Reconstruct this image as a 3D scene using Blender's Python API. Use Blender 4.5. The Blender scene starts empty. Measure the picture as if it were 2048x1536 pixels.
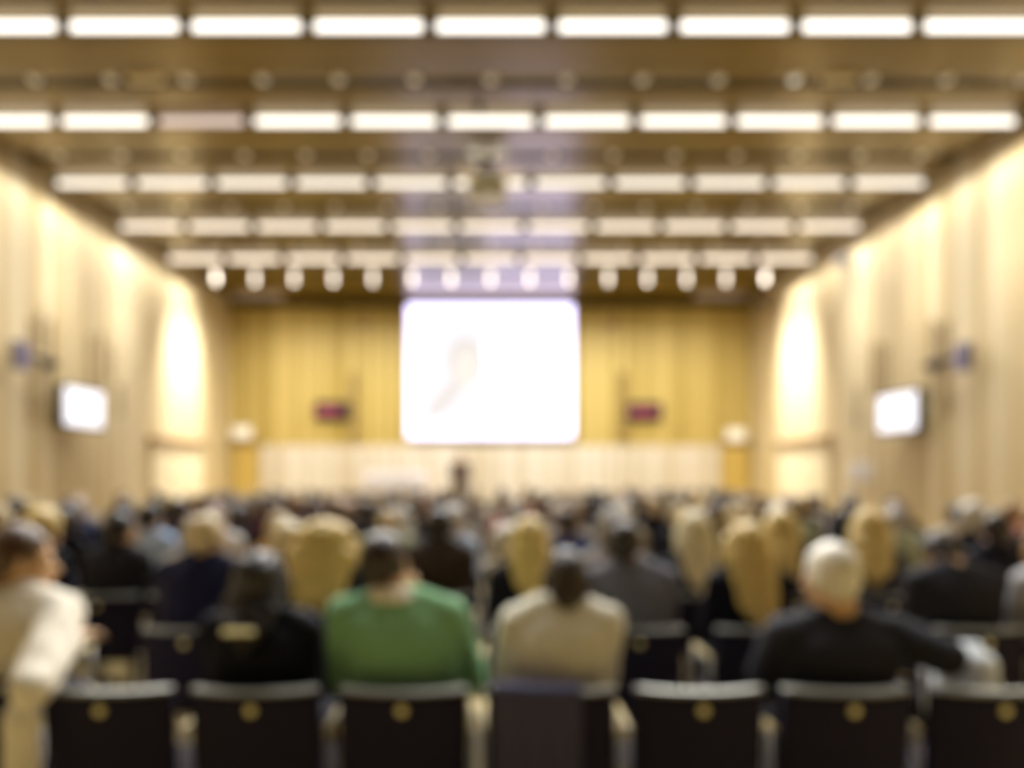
import bpy, bmesh, math, random
from mathutils import Vector, Matrix, Euler, noise

random.seed(7)
S = bpy.context.scene
COL = S.collection
VPX, VPY, F = 981.0, 955.0, 1350.0
EYE = 1.53
PI = math.pi
R = math.radians

def wx(px, d): return (px - VPX) / F * d
def wz(py, d): return EYE + (VPY - py) / F * d

# ------------------------------------------------------------------ materials
def lin(h):
    def f(c):
        c /= 255.0
        return c / 12.92 if c <= 0.04045 else ((c + 0.055) / 1.055) ** 2.4
    return tuple(f(int(h[i:i + 2], 16)) for i in (0, 2, 4))

def mat(name, hexc, rough=0.6, metal=0.0, spec=0.4, var=0.12, scale=30.0, emit=0.0, ehex=None, bump=0.0, stretch=(1, 1, 1), sheen=0.0):
    m = bpy.data.materials.new(name)
    m.use_nodes = True
    nt = m.node_tree
    b = nt.nodes['Principled BSDF']
    c = lin(hexc)
    tc = nt.nodes.new('ShaderNodeTexCoord')
    mp = nt.nodes.new('ShaderNodeMapping')
    mp.inputs['Scale'].default_value = stretch
    nz = nt.nodes.new('ShaderNodeTexNoise')
    nz.inputs['Scale'].default_value = scale
    nz.inputs['Detail'].default_value = 3
    mx = nt.nodes.new('ShaderNodeMix'); mx.data_type = 'RGBA'
    mx.inputs['A'].default_value = (*[x * (1 - var) for x in c], 1)
    mx.inputs['B'].default_value = (*[min(1, x * (1 + var)) for x in c], 1)
    nt.links.new(tc.outputs['Object'], mp.inputs['Vector'])
    nt.links.new(mp.outputs['Vector'], nz.inputs['Vector'])
    nt.links.new(nz.outputs['Fac'], mx.inputs['Factor'])
    nt.links.new(mx.outputs['Result'], b.inputs['Base Color'])
    b.inputs['Roughness'].default_value = rough
    b.inputs['Metallic'].default_value = metal
    b.inputs['Specular IOR Level'].default_value = spec
    if sheen:
        b.inputs['Sheen Weight'].default_value = sheen
    if emit:
        b.inputs['Emission Color'].default_value = (*lin(ehex or hexc), 1)
        b.inputs['Emission Strength'].default_value = emit
    if bump:
        bp = nt.nodes.new('ShaderNodeBump')
        bp.inputs['Strength'].default_value = bump
        nt.links.new(nz.outputs['Fac'], bp.inputs['Height'])
        nt.links.new(bp.outputs['Normal'], b.inputs['Normal'])
    return m

def board_mat(name, h1, h2, axis, width, rough=0.5, spec=0.4, groove=0.06, grain=(40, 40, 2), gdark=0.45):
    """timber boards: each board its own tone, a groove at every joint, grain along the board"""
    m = bpy.data.materials.new(name)
    m.use_nodes = True
    nt = m.node_tree
    N, L = nt.nodes, nt.links
    b = N['Principled BSDF']
    tc = N.new('ShaderNodeTexCoord')
    sp = N.new('ShaderNodeSeparateXYZ')
    L.new(tc.outputs['Object'], sp.inputs['Vector'])
    dv = N.new('ShaderNodeMath'); dv.operation = 'DIVIDE'; dv.inputs[1].default_value = width
    L.new(sp.outputs[axis], dv.inputs[0])
    fl = N.new('ShaderNodeMath'); fl.operation = 'FLOOR'
    L.new(dv.outputs[0], fl.inputs[0])
    fr = N.new('ShaderNodeMath'); fr.operation = 'FRACT'
    L.new(dv.outputs[0], fr.inputs[0])
    wn = N.new('ShaderNodeTexWhiteNoise'); wn.noise_dimensions = '1D'
    L.new(fl.outputs[0], wn.inputs['W'])
    mp = N.new('ShaderNodeMapping'); mp.inputs['Scale'].default_value = grain
    L.new(tc.outputs['Object'], mp.inputs['Vector'])
    nz = N.new('ShaderNodeTexNoise'); nz.inputs['Scale'].default_value = 1.0; nz.inputs['Detail'].default_value = 4
    L.new(mp.outputs['Vector'], nz.inputs['Vector'])
    av = N.new('ShaderNodeMath'); av.operation = 'MULTIPLY_ADD'; av.inputs[1].default_value = 0.6
    L.new(wn.outputs['Value'], av.inputs[0])
    ng = N.new('ShaderNodeMath'); ng.operation = 'MULTIPLY'; ng.inputs[1].default_value = 0.4
    L.new(nz.outputs['Fac'], ng.inputs[0])
    L.new(ng.outputs[0], av.inputs[2])
    mx = N.new('ShaderNodeMix'); mx.data_type = 'RGBA'
    mx.inputs['A'].default_value = (*lin(h1), 1)
    mx.inputs['B'].default_value = (*lin(h2), 1)
    L.new(av.outputs[0], mx.inputs['Factor'])
    lt = N.new('ShaderNodeMath'); lt.operation = 'LESS_THAN'; lt.inputs[1].default_value = groove
    L.new(fr.outputs[0], lt.inputs[0])
    gr = N.new('ShaderNodeMix'); gr.data_type = 'RGBA'
    gr.inputs['B'].default_value = (*[x * gdark for x in lin(h1)], 1)
    L.new(mx.outputs['Result'], gr.inputs['A'])
    L.new(lt.outputs[0], gr.inputs['Factor'])
    L.new(gr.outputs['Result'], b.inputs['Base Color'])
    bp = N.new('ShaderNodeBump'); bp.inputs['Strength'].default_value = 0.3; bp.inputs['Distance'].default_value = 0.01; bp.invert = True
    L.new(lt.outputs[0], bp.inputs['Height'])
    L.new(bp.outputs['Normal'], b.inputs['Normal'])
    b.inputs['Roughness'].default_value = rough
    b.inputs['Specular IOR Level'].default_value = spec
    return m

def rib_mat(name, hexc, freq, rough=0.85):
    m = mat(name, hexc, rough, spec=0.2, var=0.08)
    nt = m.node_tree
    w = nt.nodes.new('ShaderNodeTexWave'); w.inputs['Scale'].default_value = freq
    tc = nt.nodes.new('ShaderNodeTexCoord')
    nt.links.new(tc.outputs['Object'], w.inputs['Vector'])
    bp = nt.nodes.new('ShaderNodeBump'); bp.inputs['Strength'].default_value = 0.5; bp.inputs['Distance'].default_value = 0.006
    nt.links.new(w.outputs['Fac'], bp.inputs['Height'])
    nt.links.new(bp.outputs['Normal'], nt.nodes['Principled BSDF'].inputs['Normal'])
    return m

M = {}
M['wall_side'] = board_mat('side wall oak boards', 'B89E66', 'EEE2C0', 'Y', 0.16, 0.55, 0.3, 0.05, (10, 40, 1.5))
M['wall_back'] = board_mat('stage wall oak boards', '98802F', 'DCC47C', 'X', 0.17, 0.5, 0.3, 0.06, (40, 10, 1.2))
M['dado'] = board_mat('pale slatted panelling', 'C6B694', 'F6F0E6', 'X', 0.16, 0.5, 0.3, 0.12, (40, 10, 1.2))
M['ceil'] = board_mat('ceiling walnut slats', '5C480E', '7E661E', 'Y', 0.11, 0.28, 0.5, 0.08, (2, 40, 40))
M['ceil'].node_tree.nodes['Principled BSDF'].inputs['Metallic'].default_value = 0.45
M['slot'] = mat('ceiling slot metal', '6A6258', 0.16, 0.9, 0.5, 0.1, 5)
M['floor'] = board_mat('light oak floor', 'B09A60', 'CDB884', 'X', 0.12, 0.35, 0.5, 0.03, (30, 2, 1))
M['stage'] = board_mat('stage oak floor', 'C8B684', 'DCD0A8', 'X', 0.14, 0.4, 0.4, 0.03, (30, 2, 1))
M['gap'] = mat('painted edge shade', '2A2018', 0.9, var=0.05)  # dark colour stands in for the shade along the ceiling edges
M['door_yellow'] = mat('honey veneer door', 'CDB060', 0.4, var=0.06, scale=4, stretch=(8, 8, 1))
M['door_pale'] = mat('pale maple door', 'EFE2BE', 0.45, var=0.05, scale=4, stretch=(8, 8, 1))
M['door_trim'] = mat('brown door head', '8A6840', 0.5)
M['steel'] = mat('brushed steel', 'DADADA', 0.42, 1.0, 0.5, 0.06, 60)
M['rail'] = mat('satin aluminium rail', '8C8C86', 0.5, 1.0, 0.5, 0.05, 60)
M['brass'] = mat('brass button', 'F6ECB4', 0.45, 0.1, 0.5, 0.05, 60)  # pale, hardly metallic colour stands in for the glint of lamps on brass
M['chair'] = mat('black seat fabric', '201D30', 0.85, spec=0.2, var=0.25, scale=200, bump=0.15)
M['armwood'] = mat('beech arm pad', 'D0BC84', 0.4, var=0.1, scale=12, stretch=(1, 8, 1))
M['black'] = mat('black plastic', '0C0C10', 0.45, var=0.1)
M['grey'] = mat('grey plastic', '7E7A84', 0.5, var=0.08)
M['darkmetal'] = mat('dark bracket metal', '35302A', 0.45, 0.5)
M['white'] = mat('white plastic', 'E4E2DC', 0.45, var=0.03)
M['lamp_frame'] = mat('lamp trim', '6E5A38', 0.4, 0.3)
def emis(name, hexc, s): return mat(name, hexc, 0.4, emit=s, var=0.02)
M['tv'] = emis('lit screen white', 'F4F5FF', .8)
M['exit'] = emis('backlit sign white', 'F4EEDC', 0.28)
M['led'] = emis('pink LED dots', 'D0607E', 0.20)
M['cloth_white'] = mat('white tablecloth', 'F1E9E6', 0.8, var=0.03)
M['bag'] = mat('pale blue white canvas', 'E4ECF2', 0.7, var=0.05)
M['eye'] = mat('eye', '2A201A', 0.2, var=0.1)
M['lips'] = mat('lips', 'A86055', 0.45, var=0.1)

SKIN = {k: mat('skin ' + k, h, 0.5, spec=0.35, var=0.08, scale=25) for k, h in
        dict(fair='DDB898', tan='CDA67C', rosy='DDB4A0', olive='B88E62', brown='8A5A3A').items()}
HAIR = {k: mat('hair ' + k, h, 0.42, spec=0.5, var=0.3, scale=18, stretch=(3, 3, 0.5), bump=0.2) for k, h in
        {'black': '17120F', 'dark brown': '291D15', 'brown': '4C3622', 'auburn': '583620', 'light brown': '8F6C3E', 'blond': 'D9BE72',
         'golden blond': 'DEC274', 'ash blond': 'C9B486', 'pale blond': 'E8D9AE', 'grey': '9A948A', 'silver': 'C4BEB2', 'white': 'E4DECF'}.items()}
CLOTH = {k: mat(k + ' cloth', h, 0.8, spec=0.2, var=0.12, scale=14, bump=0.05) for k, h in
         {'black': '0D0D18', 'charcoal': '24242B', 'navy': '181A36', 'dark grey': '3C3C46', 'grey': '6A6A74', 'light grey': 'B2B0B2', 'brown': '3C322A',
          'cream': 'E6DFCE', 'beige': 'CABFA8', 'white': 'E6E4E4', 'light blue': 'B6CCF0', 'blue': '32406E', 'olive': '4A4A34', 'sage': 'A3A88C',
          'burgundy': '5A2630', 'pink': 'D99A94', 'green': '4C8A48', 'mustard': 'C79A3C', 'dark trousers': '171722'}.items()}
M['cream_knit'] = rib_mat('ribbed cream knit', 'DEDAC8', 26)
M['green_knit'] = mat('green knit', '7EAC82', 0.9, spec=0.1, var=0.12, scale=20, bump=0.1, sheen=0.1)

# ------------------------------------------------------------------ mesh helpers
def box(bm, x0, x1, y0, y1, z0, z1, mtx=None, bevel=0.0):
    r = bmesh.ops.create_cube(bm, size=1.0)
    vs = r['verts']
    bmesh.ops.scale(bm, vec=(x1 - x0, y1 - y0, z1 - z0), verts=vs)
    bmesh.ops.translate(bm, vec=((x0 + x1) / 2, (y0 + y1) / 2, (z0 + z1) / 2), verts=vs)
    if bevel:
        es = list({e for v in vs for e in v.link_edges})
        rb = bmesh.ops.bevel(bm, geom=es, offset=bevel, segments=2, affect='EDGES', profile=0.6)
        vs = list({v for f in rb['faces'] for v in f.verts} | {v for v in vs if v.is_valid})
    if mtx is not None:
        bmesh.ops.transform(bm, matrix=mtx, verts=[v for v in vs if v.is_valid])

def frame_from(d):
    d = d.normalized()
    a = Vector((0, 0, 1)) if abs(d.z) < 0.9 else Vector((1, 0, 0))
    u = d.cross(a).normalized()
    return u, d.cross(u).normalized()

def cap(bm, p0, p1, r0, r1, mtx=None, flat=None, seg=12, cs=4):
    """tapered capsule; flat = (axis vector, factor) squashes it along that axis"""
    p0, p1 = Vector(p0), Vector(p1)
    d = p1 - p0
    if d.length < 1e-6: d = Vector((0, 0, 1e-4))
    u, v = frame_from(d); dn = d.normalized()
    rings = []
    for i in range(1, cs + 1):
        a = -PI / 2 + PI / 2 * i / cs
        rings.append((p0 + dn * r0 * math.sin(a), r0 * math.cos(a)))
    for i in range(0, cs):
        a = PI / 2 * i / cs
        rings.append((p1 + dn * r1 * math.sin(a), r1 * math.cos(a)))
    poles = (p0 - dn * r0, p1 + dn * r1)
    mid = (p0 + p1) / 2
    def T(q):
        if flat:
            ax = Vector(flat[0]).normalized(); k = (q - mid).dot(ax)
            # squash about the capsule's own axis line
            t = max(0, min(1, (q - p0).dot(dn) / d.length)); c = p0 + d * t
            k = (q - c).dot(ax); q = q - ax * k * (1 - flat[1])
        return mtx @ q if mtx is not None else q
    vr = [[bm.verts.new(T(c + (u * math.cos(2 * PI * j / seg) + v * math.sin(2 * PI * j / seg)) * r)) for j in range(seg)] for c, r in rings]
    a = bm.verts.new(T(poles[0])); b = bm.verts.new(T(poles[1]))
    for i in range(len(vr) - 1):
        for j in range(seg):
            k = (j + 1) % seg
            bm.faces.new((vr[i][j], vr[i + 1][j], vr[i + 1][k], vr[i][k]))
    for j in range(seg):
        k = (j + 1) % seg
        bm.faces.new((a, vr[0][j], vr[0][k]))
        bm.faces.new((b, vr[-1][k], vr[-1][j]))

def ell(bm, c, r, mtx=None, rot=None, sub=3):
    if not hasattr(r, '__len__'): r = (r, r, r)
    m = Matrix.Translation(c)
    if rot: m = m @ Euler([R(a) for a in rot]).to_matrix().to_4x4()
    m = m @ Matrix.Diagonal((*r, 1))
    if mtx is not None: m = mtx @ m
    bmesh.ops.create_icosphere(bm, subdivisions=sub, radius=1.0, matrix=m)

def loft(bm, rings, mtx=None, seg=24, n=2.3):
    """closed body through elliptical rings (cx, cy, z, rx, ry)"""
    vr = []
    for cx, cy, z, rx, ry in rings:
        row = []
        for j in range(seg):
            a = 2 * PI * j / seg
            c, s = math.cos(a), math.sin(a)
            q = Vector((cx + rx * math.copysign(abs(c) ** (2 / n), c), cy + ry * math.copysign(abs(s) ** (2 / n), s), z))
            row.append(bm.verts.new(mtx @ q if mtx is not None else q))
        vr.append(row)
    for i in range(len(vr) - 1):
        for j in range(seg):
            k = (j + 1) % seg
            bm.faces.new((vr[i][j], vr[i][k], vr[i + 1][k], vr[i + 1][j]))
    bm.faces.new(vr[0][::-1]); bm.faces.new(vr[-1])

def tube(bm, pts, r, seg=8):
    pts = [Vector(p) for p in pts]
    rows = []
    for i, p in enumerate(pts):
        d = pts[min(i + 1, len(pts) - 1)] - pts[max(i - 1, 0)]
        u, v = frame_from(d)
        if rows:  # keep rings untwisted
            pu = rows[-1][1]; u = (pu - d.normalized() * pu.dot(d.normalized())).normalized(); v = d.normalized().cross(u)
        rows.append(([bm.verts.new(p + (u * math.cos(2 * PI * j / seg) + v * math.sin(2 * PI * j / seg)) * r) for j in range(seg)], u))
    for i in range(len(rows) - 1):
        for j in range(seg):
            k = (j + 1) % seg
            bm.faces.new((rows[i][0][j], rows[i][0][k], rows[i + 1][0][k], rows[i + 1][0][j]))
    bm.faces.new(rows[0][0][::-1]); bm.faces.new(rows[-1][0])

def cyl(bm, c, r, h, axis='Z', r2=None, seg=20):
    m = Matrix.Translation(c)
    if axis == 'Y': m = m @ Matrix.Rotation(PI / 2, 4, 'X')
    if axis == 'X': m = m @ Matrix.Rotation(PI / 2, 4, 'Y')
    bmesh.ops.create_cone(bm, cap_ends=True, segments=seg, radius1=r, radius2=r if r2 is None else r2, depth=h, matrix=m)

def to_mesh(name, bm, mats, smooth=True):
    bmesh.ops.recalc_face_normals(bm, faces=bm.faces)
    me = bpy.data.meshes.new(name)
    bm.to_mesh(me); bm.free()
    for m in (mats if isinstance(mats, (list, tuple)) else [mats]): me.materials.append(m)
    for p in me.polygons: p.use_smooth = smooth
    return me

def link(name, me, parent=None, loc=None):
    o = bpy.data.objects.new(name, me)
    COL.objects.link(o)
    if parent is not None: o.parent = parent
    if loc is not None: o.location = loc
    return o

def obj(name, bm, mats, parent=None, smooth=False, loc=None):
    return link(name, to_mesh(name, bm, mats, smooth), parent, loc)

def empty(name, loc=(0, 0, 0), rz=0.0):
    o = bpy.data.objects.new(name, None); COL.objects.link(o)
    o.location = loc; o.rotation_euler = (0, 0, rz)
    o.empty_display_size = 0.1
    return o

def tag(o, label, cat, group=None):
    o['label'] = label; o['category'] = cat
    if group: o['group'] = group
    return o

def struct(name, bm, m, parent=None):
    o = obj(name, bm, m, parent)
    if parent is None: o['kind'] = 'structure'
    return o

def copy_tree(o, parent=None):
    c = o.copy(); COL.objects.link(c); c.parent = parent
    for ch in list(o.children): copy_tree(ch, c)
    return c

ORD = ['zeroth', 'first', 'second', 'third', 'fourth', 'fifth', 'sixth', 'seventh', 'eighth', 'ninth', 'tenth', 'eleventh', 'twelfth', 'thirteenth',
       'fourteenth', 'fifteenth', 'sixteenth', 'seventeenth', 'eighteenth', 'nineteenth', 'twentieth', 'twenty-first', 'twenty-second', 'twenty-third', 'twenty-fourth']

# ------------------------------------------------------------------ room shell
WX, BACK, REAR, TOP = 6.54, 16.9, -4.0, 6.05
def B(*a, **k):
    bm = bmesh.new(); box(bm, *a, **k); return bm

struct('floor', B(-WX - .2, WX + .2, REAR - .2, BACK + .2, -0.2, 0.0), M['floor'])
struct('wall_left', B(-WX - .2, -WX, REAR - .2, BACK + .2, 0, TOP + .2), M['wall_side'])
struct('wall_right', B(WX, WX + .2, REAR - .2, BACK + .2, 0, TOP + .2), M['wall_side'])
struct('wall_back', B(-WX, WX, BACK, BACK + .2, 0, TOP + .2), M['wall_back'])
struct('wall_rear', B(-WX, WX, REAR - .2, REAR, 0, TOP + .2), mat('dark unseen rear wall', '2A2830', .9))  # unseen wall, its dark finish added to cut bounce onto the sitters' backs

# saw-tooth timber ceiling: each bay rises towards the stage, a metal slot runs through its middle
Y0, SP, NB = 6.56, 1.74, 5
bm = bmesh.new()
CXW = 6.40
prof = []
for k in range(-6, NB):
    y = Y0 + SP * k
    prof += [(y, 5.835, 0), (y + .74, 5.883, 1), (y + .74, 5.937, 1), (y + 1.00, 5.937, 1), (y + 1.00, 5.90, 0), (y + SP, 5.95, 0)]
prof[-1] = (Y0 + SP * NB, 5.93, 0)
prof.append((BACK, 5.93, 0))
vl = [(bm.verts.new((-CXW, y, z)), bm.verts.new((CXW, y, z))) for y, z, _ in prof]
for i in range(len(vl) - 1):
    f = bm.faces.new((vl[i][0], vl[i][1], vl[i + 1][1], vl[i + 1][0]))
    f.material_index = 1 if (prof[i][2] and prof[i][0] >= prof[i][0]) and (i % 6 in (1, 2, 3)) else 0
struct('ceiling', bm, [M['ceil'], M['slot']])
struct('trim_1', B(-WX, -CXW, REAR, BACK, 6.06, 6.12), M['gap'])
struct('trim_2', B(CXW, WX, REAR, BACK, 6.06, 6.12), M['gap'])
struct('trim_3', B(-WX, WX, REAR, BACK, 6.13, 6.2), M['gap'])
struct('trim_4', B(-WX + .01, WX - .01, BACK - .06, BACK - .005, 5.80, 5.92), M['gap'])  # dark strip paints the shade under the ceiling edge on the stage wall

# pale slatted panelling low on the stage wall and the stage itself
struct('trim_5', B(-5.72, 5.72, BACK - .07, BACK - .002, 0.46, 2.33), M['dado'])
bm = B(-5.72, 5.72, 14.75, BACK - .075, 0, .45)
struct('stage_platform', bm, M['stage'])

# doors
def door(n, x0, x1, y0, y1, z1, axis, m, leaves):
    r = empty('door_%d' % n, ((x0 + x1) / 2, (y0 + y1) / 2, 0)); r['kind'] = 'structure'
    cx, cy = (x0 + x1) / 2, (y0 + y1) / 2
    t = .03
    for i in range(leaves):
        if axis == 'X':
            a = x0 + (x1 - x0) * i / leaves - cx; b = x0 + (x1 - x0) * (i + 1) / leaves - cx
            obj('door_leaf', B(a + .004, b - .004, -t, t, .01, z1), m, r)
            bm = bmesh.new(); tube(bm, [(b - .1, -t - .002, 1.05), (b - .1, -t - .05, 1.05), (b - .22, -t - .05, 1.05)], .011)
        else:
            a = y0 + (y1 - y0) * i / leaves - cy; b = y0 + (y1 - y0) * (i + 1) / leaves - cy
            obj('door_leaf', B(-t, t, a + .004, b - .004, .01, z1), m, r)
            s = 1 if cx < 0 else -1
            e = b - .1 if i == 0 else a + .1
            bm = bmesh.new(); tube(bm, [(s * t, e, 1.05), (s * (t + .05), e, 1.05), (s * (t + .05), e + (-.12 if i == 0 else .12), 1.05)], .011)
        obj('door_handle', bm, M['steel'], r, True)
    if axis == 'X':
        obj('door_frame', B(x0 - cx - .06, x1 - cx + .06, -t - .01, t, z1 + .005, z1 + .09), M['door_trim'], r)
    else:
        obj('door_frame', B(-t - .04, t + .04, y0 - cy - .08, y1 - cy + .08, z1 + .005, z1 + .12), M['door_trim'], r)
door(1, -6.42, -5.79, BACK - .04, BACK - .04, 2.3, 'X', M['door_yellow'], 1)
door(2, 5.79, 6.42, BACK - .04, BACK - .04, 2.3, 'X', M['door_yellow'], 1)
door(3, -WX + .035, -WX + .035, 12.95, 15.2, 2.2, 'Y', M['door_pale'], 2)
door(4, WX - .035, WX - .035, 12.95, 15.2, 2.2, 'Y', M['door_pale'], 2)

# dark upright slots let into the side walls
tn = 6
SLOT = mat('taupe slot felt', '8E7854', .8)
for side, lst in ((-1, [(62, 640, 850), (80, 620, 700), (100, 640, 850), (180, 670, 780), (202, 665, 790), (222, 690, 760), (240, 770, 830)]),
                  (1, [(1716, 775, 855), (1746, 685, 790), (1762, 685, 800), (1776, 690, 780), (1866, 640, 800), (1880, 650, 720), (1898, 640, 830)])):
    for px, ya, yb in lst:
        d = WX * F / abs(px - VPX)
        a, b = sorted((side * WX - side * .012, side * WX - side * .001))
        o = struct('trim_%d' % tn, B(a, b, d - .045, d + .045, wz(yb, d), wz(ya, d)), SLOT); tn += 1

# ------------------------------------------------------------------ lamps
PW, PP = 1.03, 1.18
def lamp_bm():
    fr = bmesh.new()
    box(fr, -PW / 2 - .02, PW / 2 + .02, -.008, .02, .140, .155)
    box(fr, -PW / 2 - .02, PW / 2 + .02, -.008, .02, .035, .05)
    box(fr, -PW / 2 - .02, -PW / 2, -.008, .02, .05, .14)
    box(fr, PW / 2, PW / 2 + .02, -.008, .02, .05, .14)
    di = bmesh.new(); box(di, -PW / 2, PW / 2, -.01, .015, .051, .139, bevel=.004)
    return fr, di
fr, di = lamp_bm()
fr_me = to_mesh('frame', fr, M['lamp_frame'], False)
di_me = to_mesh('diffuser', di, M['white'], False)
ROWN = ['nearest row', 'second row', 'third row', 'fourth row', 'farthest row']
lampm = [emis('lamp diffuser near', 'FFFBF4', 1.9), emis('lamp diffuser', 'FBF6EC', 1.75), emis('lamp diffuser mid', 'F6EEE0', 1.35), emis('lamp diffuser far', 'F4E8D6', 1.38), emis('lamp diffuser stage', 'F4E6D2', 1.42)]
lamp_dim = emis('lamp diffuser dim', 'F0E0DA', .72)
for k in range(NB):
    ks = range(-5, 6) if k else range(-4, 5)
    nn = len(list(ks))
    for j, i in enumerate(ks):
        t = empty('ceiling_light', (i * PP, Y0 + SP * k - .03, 5.795))
        dim = (k == 1 and i == -3)
        if dim:
            tag(t, 'dimmed greyish ceiling light panel, third from the left in the second row', 'ceiling light', 'ceiling light panels')
        else:
            tag(t, 'bright white ceiling light panel, %s from the left in the %s' % (ORD[j + 1], ROWN[k]), 'ceiling light', 'ceiling light panels')
        link('frame', fr_me, t)
        d = link('diffuser', di_me, t)
        d.material_slots[0].link = 'OBJECT'; d.material_slots[0].material = lamp_dim if dim else lampm[k]

# small downlights in the metal slots
can = bmesh.new(); cyl(can, (0, 0, .02), .06, .04); can_me = to_mesh('housing', can, M['steel'])
ln = bmesh.new(); ell(ln, (0, 0, 0), (.05, .05, .025), sub=2); ln_me = to_mesh('lens', ln, M['white'])
sp_l = bmesh.new(); cap(sp_l, (0, 0, -.04), (0, 0, -.20), .045, .045); spl_me = to_mesh('lens', sp_l, M['white'])
dl_dim = emis('downlight lens dim', 'D8CBB0', .34)
dl_mid = emis('downlight lens glowing', 'E4E0D0', .8)
dl_hot = emis('stage spot lens lit', 'FFF4E4', 2.1)
for k in range(NB):
    y = Y0 + SP * k + .87
    n = 7
    xs = [i * .837 for i in range(-n, n + 1) if abs(i * .837) < 6.2 and abs(VPX + i * .837 * F / y - 1024) < 1045]
    for j, x in enumerate(xs):
        if k == 4:
            t = empty('stage_spotlight', (x, y, 5.90))
            tag(t, 'lit stage spotlight below the farthest light row, %s from the left' % ORD[j + 1], 'spotlight', 'stage spotlights')
            link('housing', can_me, t)
            o = link('lens', spl_me, t); mm = dl_hot
        else:
            t = empty('recessed_downlight', (x, y, 5.90))
            tag(t, 'small round downlight in the %s slot between light rows, %s from the left' % (('nearest', 'second', 'third', 'fourth')[k], ORD[j + 1]), 'downlight', 'slot downlights')
            link('housing', can_me, t)
            o = link('lens', ln_me, t); mm = dl_mid if (k == 0 and abs(x - 3.35) < .2) else dl_dim
        o.material_slots[0].link = 'OBJECT'; o.material_slots[0].material = mm
# hanging rods to the slot top keep the cans attached
# two warm grilles in the nearest slot
for px, w in ((298, 'beside the second downlight from the left'), (1670, 'to the right of the brighter downlight')):
    y = Y0 + .87
    t = empty('ceiling_speaker', (wx(px, y), y - .09, 5.86))
    tag(t, 'warm beige oblong speaker in the nearest ceiling slot, ' + w, 'speaker')
    bm = bmesh.new(); box(bm, -.19, .19, -.02, .05, -.02, .075, bevel=.02)
    obj('body', bm, mat('beige speaker shell', 'F6EAD0', .5, emit=0), t)
    bm = bmesh.new()
    for i in range(5): box(bm, -.17, .17, -.026, -.021, -.004 + i * .0125, -.002 + i * .0125)
    obj('grille', bm, mat('beige grille', 'E8D6B0', .6), t)
# vents by the stage wall
for px, w in ((517, 'left'), (1440, 'right')):
    y = 16.25
    t = empty('ceiling_vent', (wx(px, y), y, 5.925))
    tag(t, 'pale lilac ceiling vent by the stage wall, %s of the projection screen' % w, 'vent')
    bm = bmesh.new()
    for a in ((-.58, .58, -.15, -.12), (-.58, .58, .12, .15), (-.58, -.55, -.12, .12), (.55, .58, -.12, .12)): box(bm, a[0], a[1], a[2], a[3], -.03, 0)
    vm = mat('vent lilac white', 'E6DCE6', .4)
    obj('frame', bm, vm, t)
    bm = bmesh.new()
    for i in range(9): box(bm, -.55, .55, -.115 + i * .026, -.100 + i * .026, -.025, -.008)
    obj('grille', bm, vm, t)

# ------------------------------------------------------------------ projection screen and slide
SD = 16.72
t = empty('projection_screen', (wx(980.5, SD), SD, 2.54))
tag(t, 'large white projection screen showing a pale slide on the stage wall', 'projection screen')
SW, SH = 4.10, 3.26
bm = B(-SW / 2 - .03, SW / 2 + .03, .012, .05, -.05, SH + .05); obj('screen_frame', bm, M['white'], t)
bm = B(-SW / 2, SW / 2, 0, .011, 0, SH)
obj('screen', bm, mat('projected slide white', '5A5A5E', .8, emit=3.0, ehex='D6D0FF', var=.02), t)
bm = B(-SW / 2 + .30, -.12, -.004, -.001, .35, SH - .45); ph = obj('slide_picture', bm, mat('slide picture white', '5A5A5E', .8, emit=.74, ehex='FAF8FF', var=.02), t)
bm = bmesh.new()   # pale figure in the slide picture: raised arm and rounded head shape, flat light on the screen
def disc(bm, cx, cz, rx, rz, y, ang=0, seg=28):
    c, s = math.cos(ang), math.sin(ang)
    vs = []
    for j in range(seg):
        a = 2 * PI * j / seg; x, z = rx * math.cos(a), rz * math.sin(a)
        vs.append(bm.verts.new((cx + x * c - z * s, y, cz + x * s + z * c)))
    bm.faces.new(vs)
disc(bm, -1.05, 1.02, .75, .28, -.006, R(48)); disc(bm, -.62, 1.85, .52, .62, -.0065)
obj('slide_figure', bm, mat('slide pale beige', '5A5A5E', .8, emit=.70, ehex='E2DAD6', var=.02), ph)
bm = bmesh.new(); disc(bm, -.58, 1.75, .28, .48, -.008)
obj('slide_figure_face', bm, mat('slide pale cream', '5A5A5E', .8, emit=.72, ehex='EEE6D8', var=.02), ph)
sl = mat('slide faint lilac bars', '5A5A5E', .8, emit=.72, ehex='F0EEFF', var=.02)
for w, z in ((1.35, 2.45), (1.0, 2.0), (1.25, 1.75), (1.1, 1.5), (1.2, .6)):
    obj('slide_line', B(.25, .25 + w, -.004, -.001, z, z + .09), sl, t)
bm = B(-SW / 2 - .06, SW / 2 + .06, -.05, .06, SH + .05, SH + .14); obj('screen_case', bm, M['grey'], t)

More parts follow.
